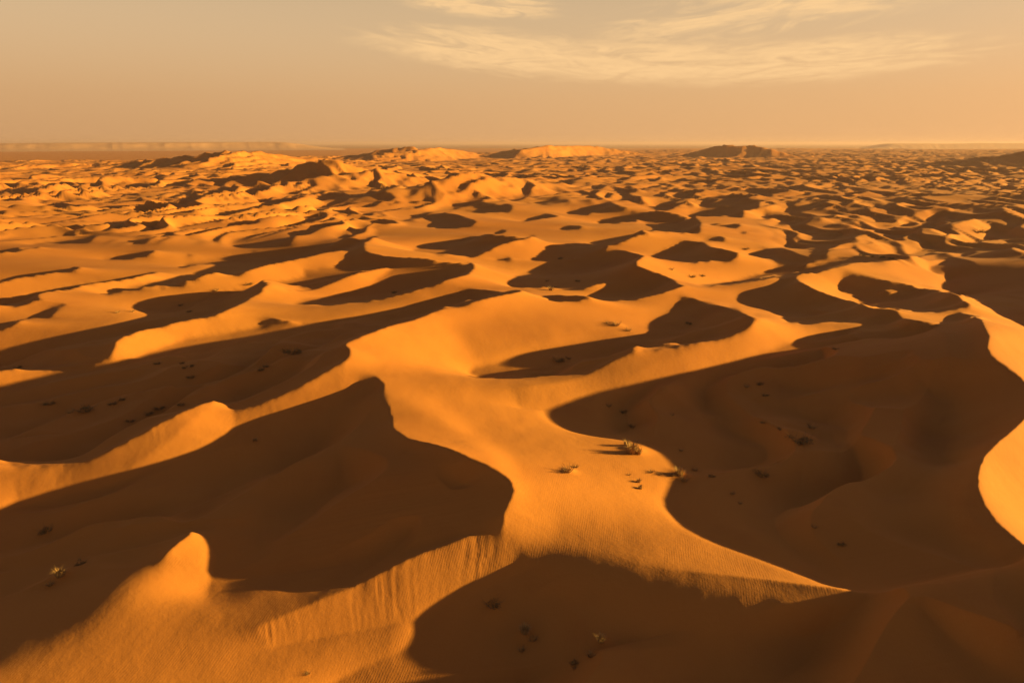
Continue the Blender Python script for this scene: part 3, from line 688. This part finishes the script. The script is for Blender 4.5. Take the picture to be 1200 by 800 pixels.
# (x, y, width in photograph pixels, kind, label, group)
G1, G2, G3, G4, G5, G6 = ('grass tufts on the sunlit flat', 'plants in the shaded right basin', 'bushes in the shaded hollow on the left', 'plants in the shade at the bottom', 'bushes on the dunes in the middle distance', 'bushes in the lower left valley')
PLANTS = [
 (742,524,24,'grass','largest pale grass tussock on the sunlit flat, casting a long shadow leftward',G1), (734,518,13,'grass','small pale grass tuft just behind the largest sunlit tussock',G1),
 (748,528,15,'grass','pale grass tuft on the sunward side of the largest sunlit tussock',G1), (665,549,16,'twiggy','dark twiggy bush alone on the left of the sunlit flat',G1),
 (676,545,9,'twiggy','low twig scrap just right of the lone bush on the sunlit flat',G1),
 (748,563,9,'grass','upper of two tiny tufts below the big sunlit tussock',G1), (751,570,9,'grass','lower of two tiny tufts below the big sunlit tussock',G1),
 (738,555,5,'twiggy','smallest twig speck above the two tiny sunlit tufts',G1), (762,551,10,'twiggy','leftmost dry bush in the row leading to the shadow edge',G1),
 (774,554,9,'twiggy','middle dry bush in the row leading to the shadow edge',G1), (787,555,11,'twiggy','dry bush touching the left side of the golden tuft at the shadow edge',G1),
 (797,552,18,'grass','golden grass tuft half in sun at the edge of the large shadow',G1), (802,560,12,'twiggy','dark bush at the foot of the golden tuft by the shadow edge',G1),
 (714,475,8,'twiggy','small bush nearest the slip face inside the shadow tip',G2), (731,481,11,'shrub','dark shrub inside the shadow tip above the sunlit flat',G2),
 (740,498,11,'shrub','lower dark shrub inside the shadow tip above the sunlit flat',G2), (788,485,6,'twiggy','tiny bush in the shade right of the shadow tip',G2),
 (799,526,7,'twiggy','tiny bush in shade above the golden tuft',G2), (815,549,9,'twiggy','first shaded bush right of the golden tuft',G2), (834,556,10,'shrub','second shaded shrub right of the golden tuft',G2),
 (857,577,8,'twiggy','upper bush of the line running down into the right basin',G2), (868,588,6,'twiggy','lower bush of the line running down into the right basin',G2),
 (876,452,8,'twiggy','left bush of the three high in the right basin',G2), (890,448,10,'shrub','top shrub of the three high in the right basin',G2), (896,461,9,'shrub','bottom shrub of the three high in the right basin',G2),
 (895,493,10,'shrub','shrub at the upper left of the hummock in the right basin',G2), (914,500,9,'shrub','shrub between the upper left shrub and the hummock in the right basin',G2),
 (937,510,30,'shrub','widest dark shrub, on the hummock in the right basin',G2), (952,499,13,'twiggy','dry bush right of the widest shrub in the right basin',G2),
 (893,552,22,'shrub','flat dark shrub alone below the hummock in the right basin',G2), (986,636,11,'shrub','dark shrub lowest in the right basin',G2), (955,617,8,'twiggy','faint bush left above the lowest shrub of the right basin',G2),
 (72,669,20,'grass','pale straw tussock in the shade at lower left',G6), (60,682,13,'twiggy','dark bush just below the pale straw tussock at lower left',G6), (95,657,16,'shrub','dark shrub up slope from the pale straw tussock at lower left',G6),
 (55,619,18,'shrub','dark shrub near the left edge above the pale straw tussock',G6), (300,515,8,'grass','small pale tuft alone in the shade under the left ridge',G6),
 (57,470,14,'shrub','leftmost dark shrub in the shaded left hollow',G3), (99,475,25,'shrub','widest dark shrub in the shaded left hollow',G3), (84,481,10,'twiggy','small bush touching the lower left of the widest hollow shrub',G3),
 (132,471,11,'shrub','left shrub of the pair right of the widest hollow shrub',G3), (144,466,10,'shrub','right shrub of the pair right of the widest hollow shrub',G3),
 (174,482,12,'shrub','lower shrub of the long pair near the left ridge',G3), (187,476,14,'shrub','upper shrub of the long pair near the left ridge',G3), (152,492,11,'shrub','dark shrub lowest in the left hollow beside the ridge',G3),
 (213,472,10,'shrub','dark shrub nearest the tip of the left ridge',G3), (185,424,9,'shrub','shrub standing left of the tight cluster in the left hollow',G3),
 (213,424,8,'shrub','upper left shrub of the tight cluster high in the left hollow','tight cluster of shrubs in the left hollow'), (225,428,8,'shrub','right hand shrub of the tight cluster high in the left hollow','tight cluster of shrubs in the left hollow'),
 (216,430,8,'shrub','lower left shrub of the tight cluster high in the left hollow','tight cluster of shrubs in the left hollow'), (225,440,11,'shrub','larger shrub just below the tight cluster in the left hollow',G3),
 (343,408,28,'shrub','widest dark shrub on the mound beside the pale dune brink',G3), (306,432,10,'shrub','lower of two shrubs left of the mound by the dune brink',G3), (312,428,9,'shrub','upper of two shrubs left of the mound by the dune brink',G3),
 (21,429,9,'shrub','lone shrub in the narrow shaded trough at the left edge',G3),
 (616,737,19,'grass','pale upright tuft left of centre in the bottom shade',G4), (625,746,14,'twiggy','dark bush touching the right foot of the left tuft in the bottom shade',G4), (611,760,11,'twiggy','dark bush below the left tuft in the bottom shade',G4),
 (703,747,17,'grass','yellowish upright tuft right of centre in the bottom shade',G4), (692,764,16,'twiggy','dark bush below the yellowish tuft in the bottom shade',G4), (672,776,17,'shrub','lowest dark shrub in the bottom shade',G4),
 (578,703,26,'shrub','flat dark shrub under the fluted slip face',G4), (362,787,8,'twiggy','lone twig on the sunlit sand at the bottom',G4),
 (655,420,16,'shrub','dark shrub in the slender shadow pool behind the centre dune',G5), (668,418,9,'twiggy','small bush right of the shrub in the slender shadow pool',G5),
 (722,378,12,'twiggy','dry bush left of the pair on the sunlit back slope',G5), (736,386,9,'twiggy','dry bush right of the pair on the sunlit back slope',G5), (712,377,7,'twiggy','small twig bush left of the pair on the sunlit back slope',G5),
 (806,378,10,'shrub','dark shrub inside the bowl shaped shadow right of centre',G5),
 (812,323,10,'shrub','left dark shrub on the bright slope beyond the bowl',G5), (823,322,8,'shrub','right dark shrub on the bright slope beyond the bowl',G5), (787,315,6,'twiggy','small bush above the two on the bright slope beyond the bowl',G5),
 (211,357,7,'shrub','upper of two dark dots in the left middle shadow',G5), (221,364,7,'shrub','lower of two dark dots in the left middle shadow',G5), (292,333,10,'shrub','dark shrub on the sunlit stripe at left of the middle distance',G5), (253,339,7,'twiggy','faint bush on the sunlit stripe left of the dark shrub',G5),
 (462,341,9,'shrub','dark shrub in the shadow left of the centre dune crest',G5),
 (645,338,11,'grass','pale tuft on the thin bright sliver between two shadows',G5), (677,328,8,'shrub','dark shrub within the broad shadow above the pale sliver',G5), (642,328,6,'twiggy','small bush left within the broad shadow above the pale sliver',G5),
 (656,301,8,'shrub','dark shrub in the small far shadow above the broad one',G5), (978,408,8,'shrub','dark shrub in the deep hollow under the right crest',G5),
 (1010,298,9,'shrub','leftmost bush of the row along the foot of the bright right dune','row of bushes along the bright right dune'), (1021,299,8,'shrub','second bush from the left in the row along the bright right dune','row of bushes along the bright right dune'),
 (1034,300,10,'shrub','third bush from the left in the row along the bright right dune','row of bushes along the bright right dune'), (1044,301,8,'shrub','rightmost bush of the row along the foot of the bright right dune','row of bushes along the bright right dune'),
 (1146,270,13,'shrub','dark shrub left on the bright patch near the right edge',G5), (1153,271,9,'shrub','dark shrub right on the bright patch near the right edge',G5), (875,291,9,'shrub','dark shrub by the small far shadow right of centre',G5),
 (137,365,7,'twiggy','left of two small bushes on the sunlit left slope',G5), (155,364,7,'twiggy','right of two small bushes on the sunlit left slope',G5),
]
PX, PY = to_px(GX, GY, h); YM = np.minimum.accumulate(PY, axis=0)
rnd = random.Random(5)
for X, Y, w, kind, label, group in PLANTS:
    i, j = node_at(X, Y + 0.22 * w)
    p = Vector((GX[i, j], GY[i, j], h[i, j]))
    width = w * (p.y * cp - (p.z - H) * sp) / F
    root = bpy.data.objects.new(NAMES[kind][0], None); COL.objects.link(root); root.empty_display_size = 0.3
    root.location = p; root.rotation_euler = (0, 0, rnd.uniform(0, 6.283)); s_ = width * {'grass': 1.15, 'shrub': 1.0, 'twiggy': 0.95}[kind]
    root.scale = (s_, s_, s_ * rnd.uniform(0.85, 1.1) * ((0.55 if w > 20 else 0.75) if kind == 'shrub' else 1.0))
    root['label'] = label; root['category'] = NAMES[kind][1]; root['group'] = group
    for nm, me in PROTO[kind, rnd.randrange(3)]:
        o = bpy.data.objects.new(nm, me); COL.objects.link(o); o.parent = root; o['kind'] = 'stuff'      # blades, leaves and twigs finer than a pixel
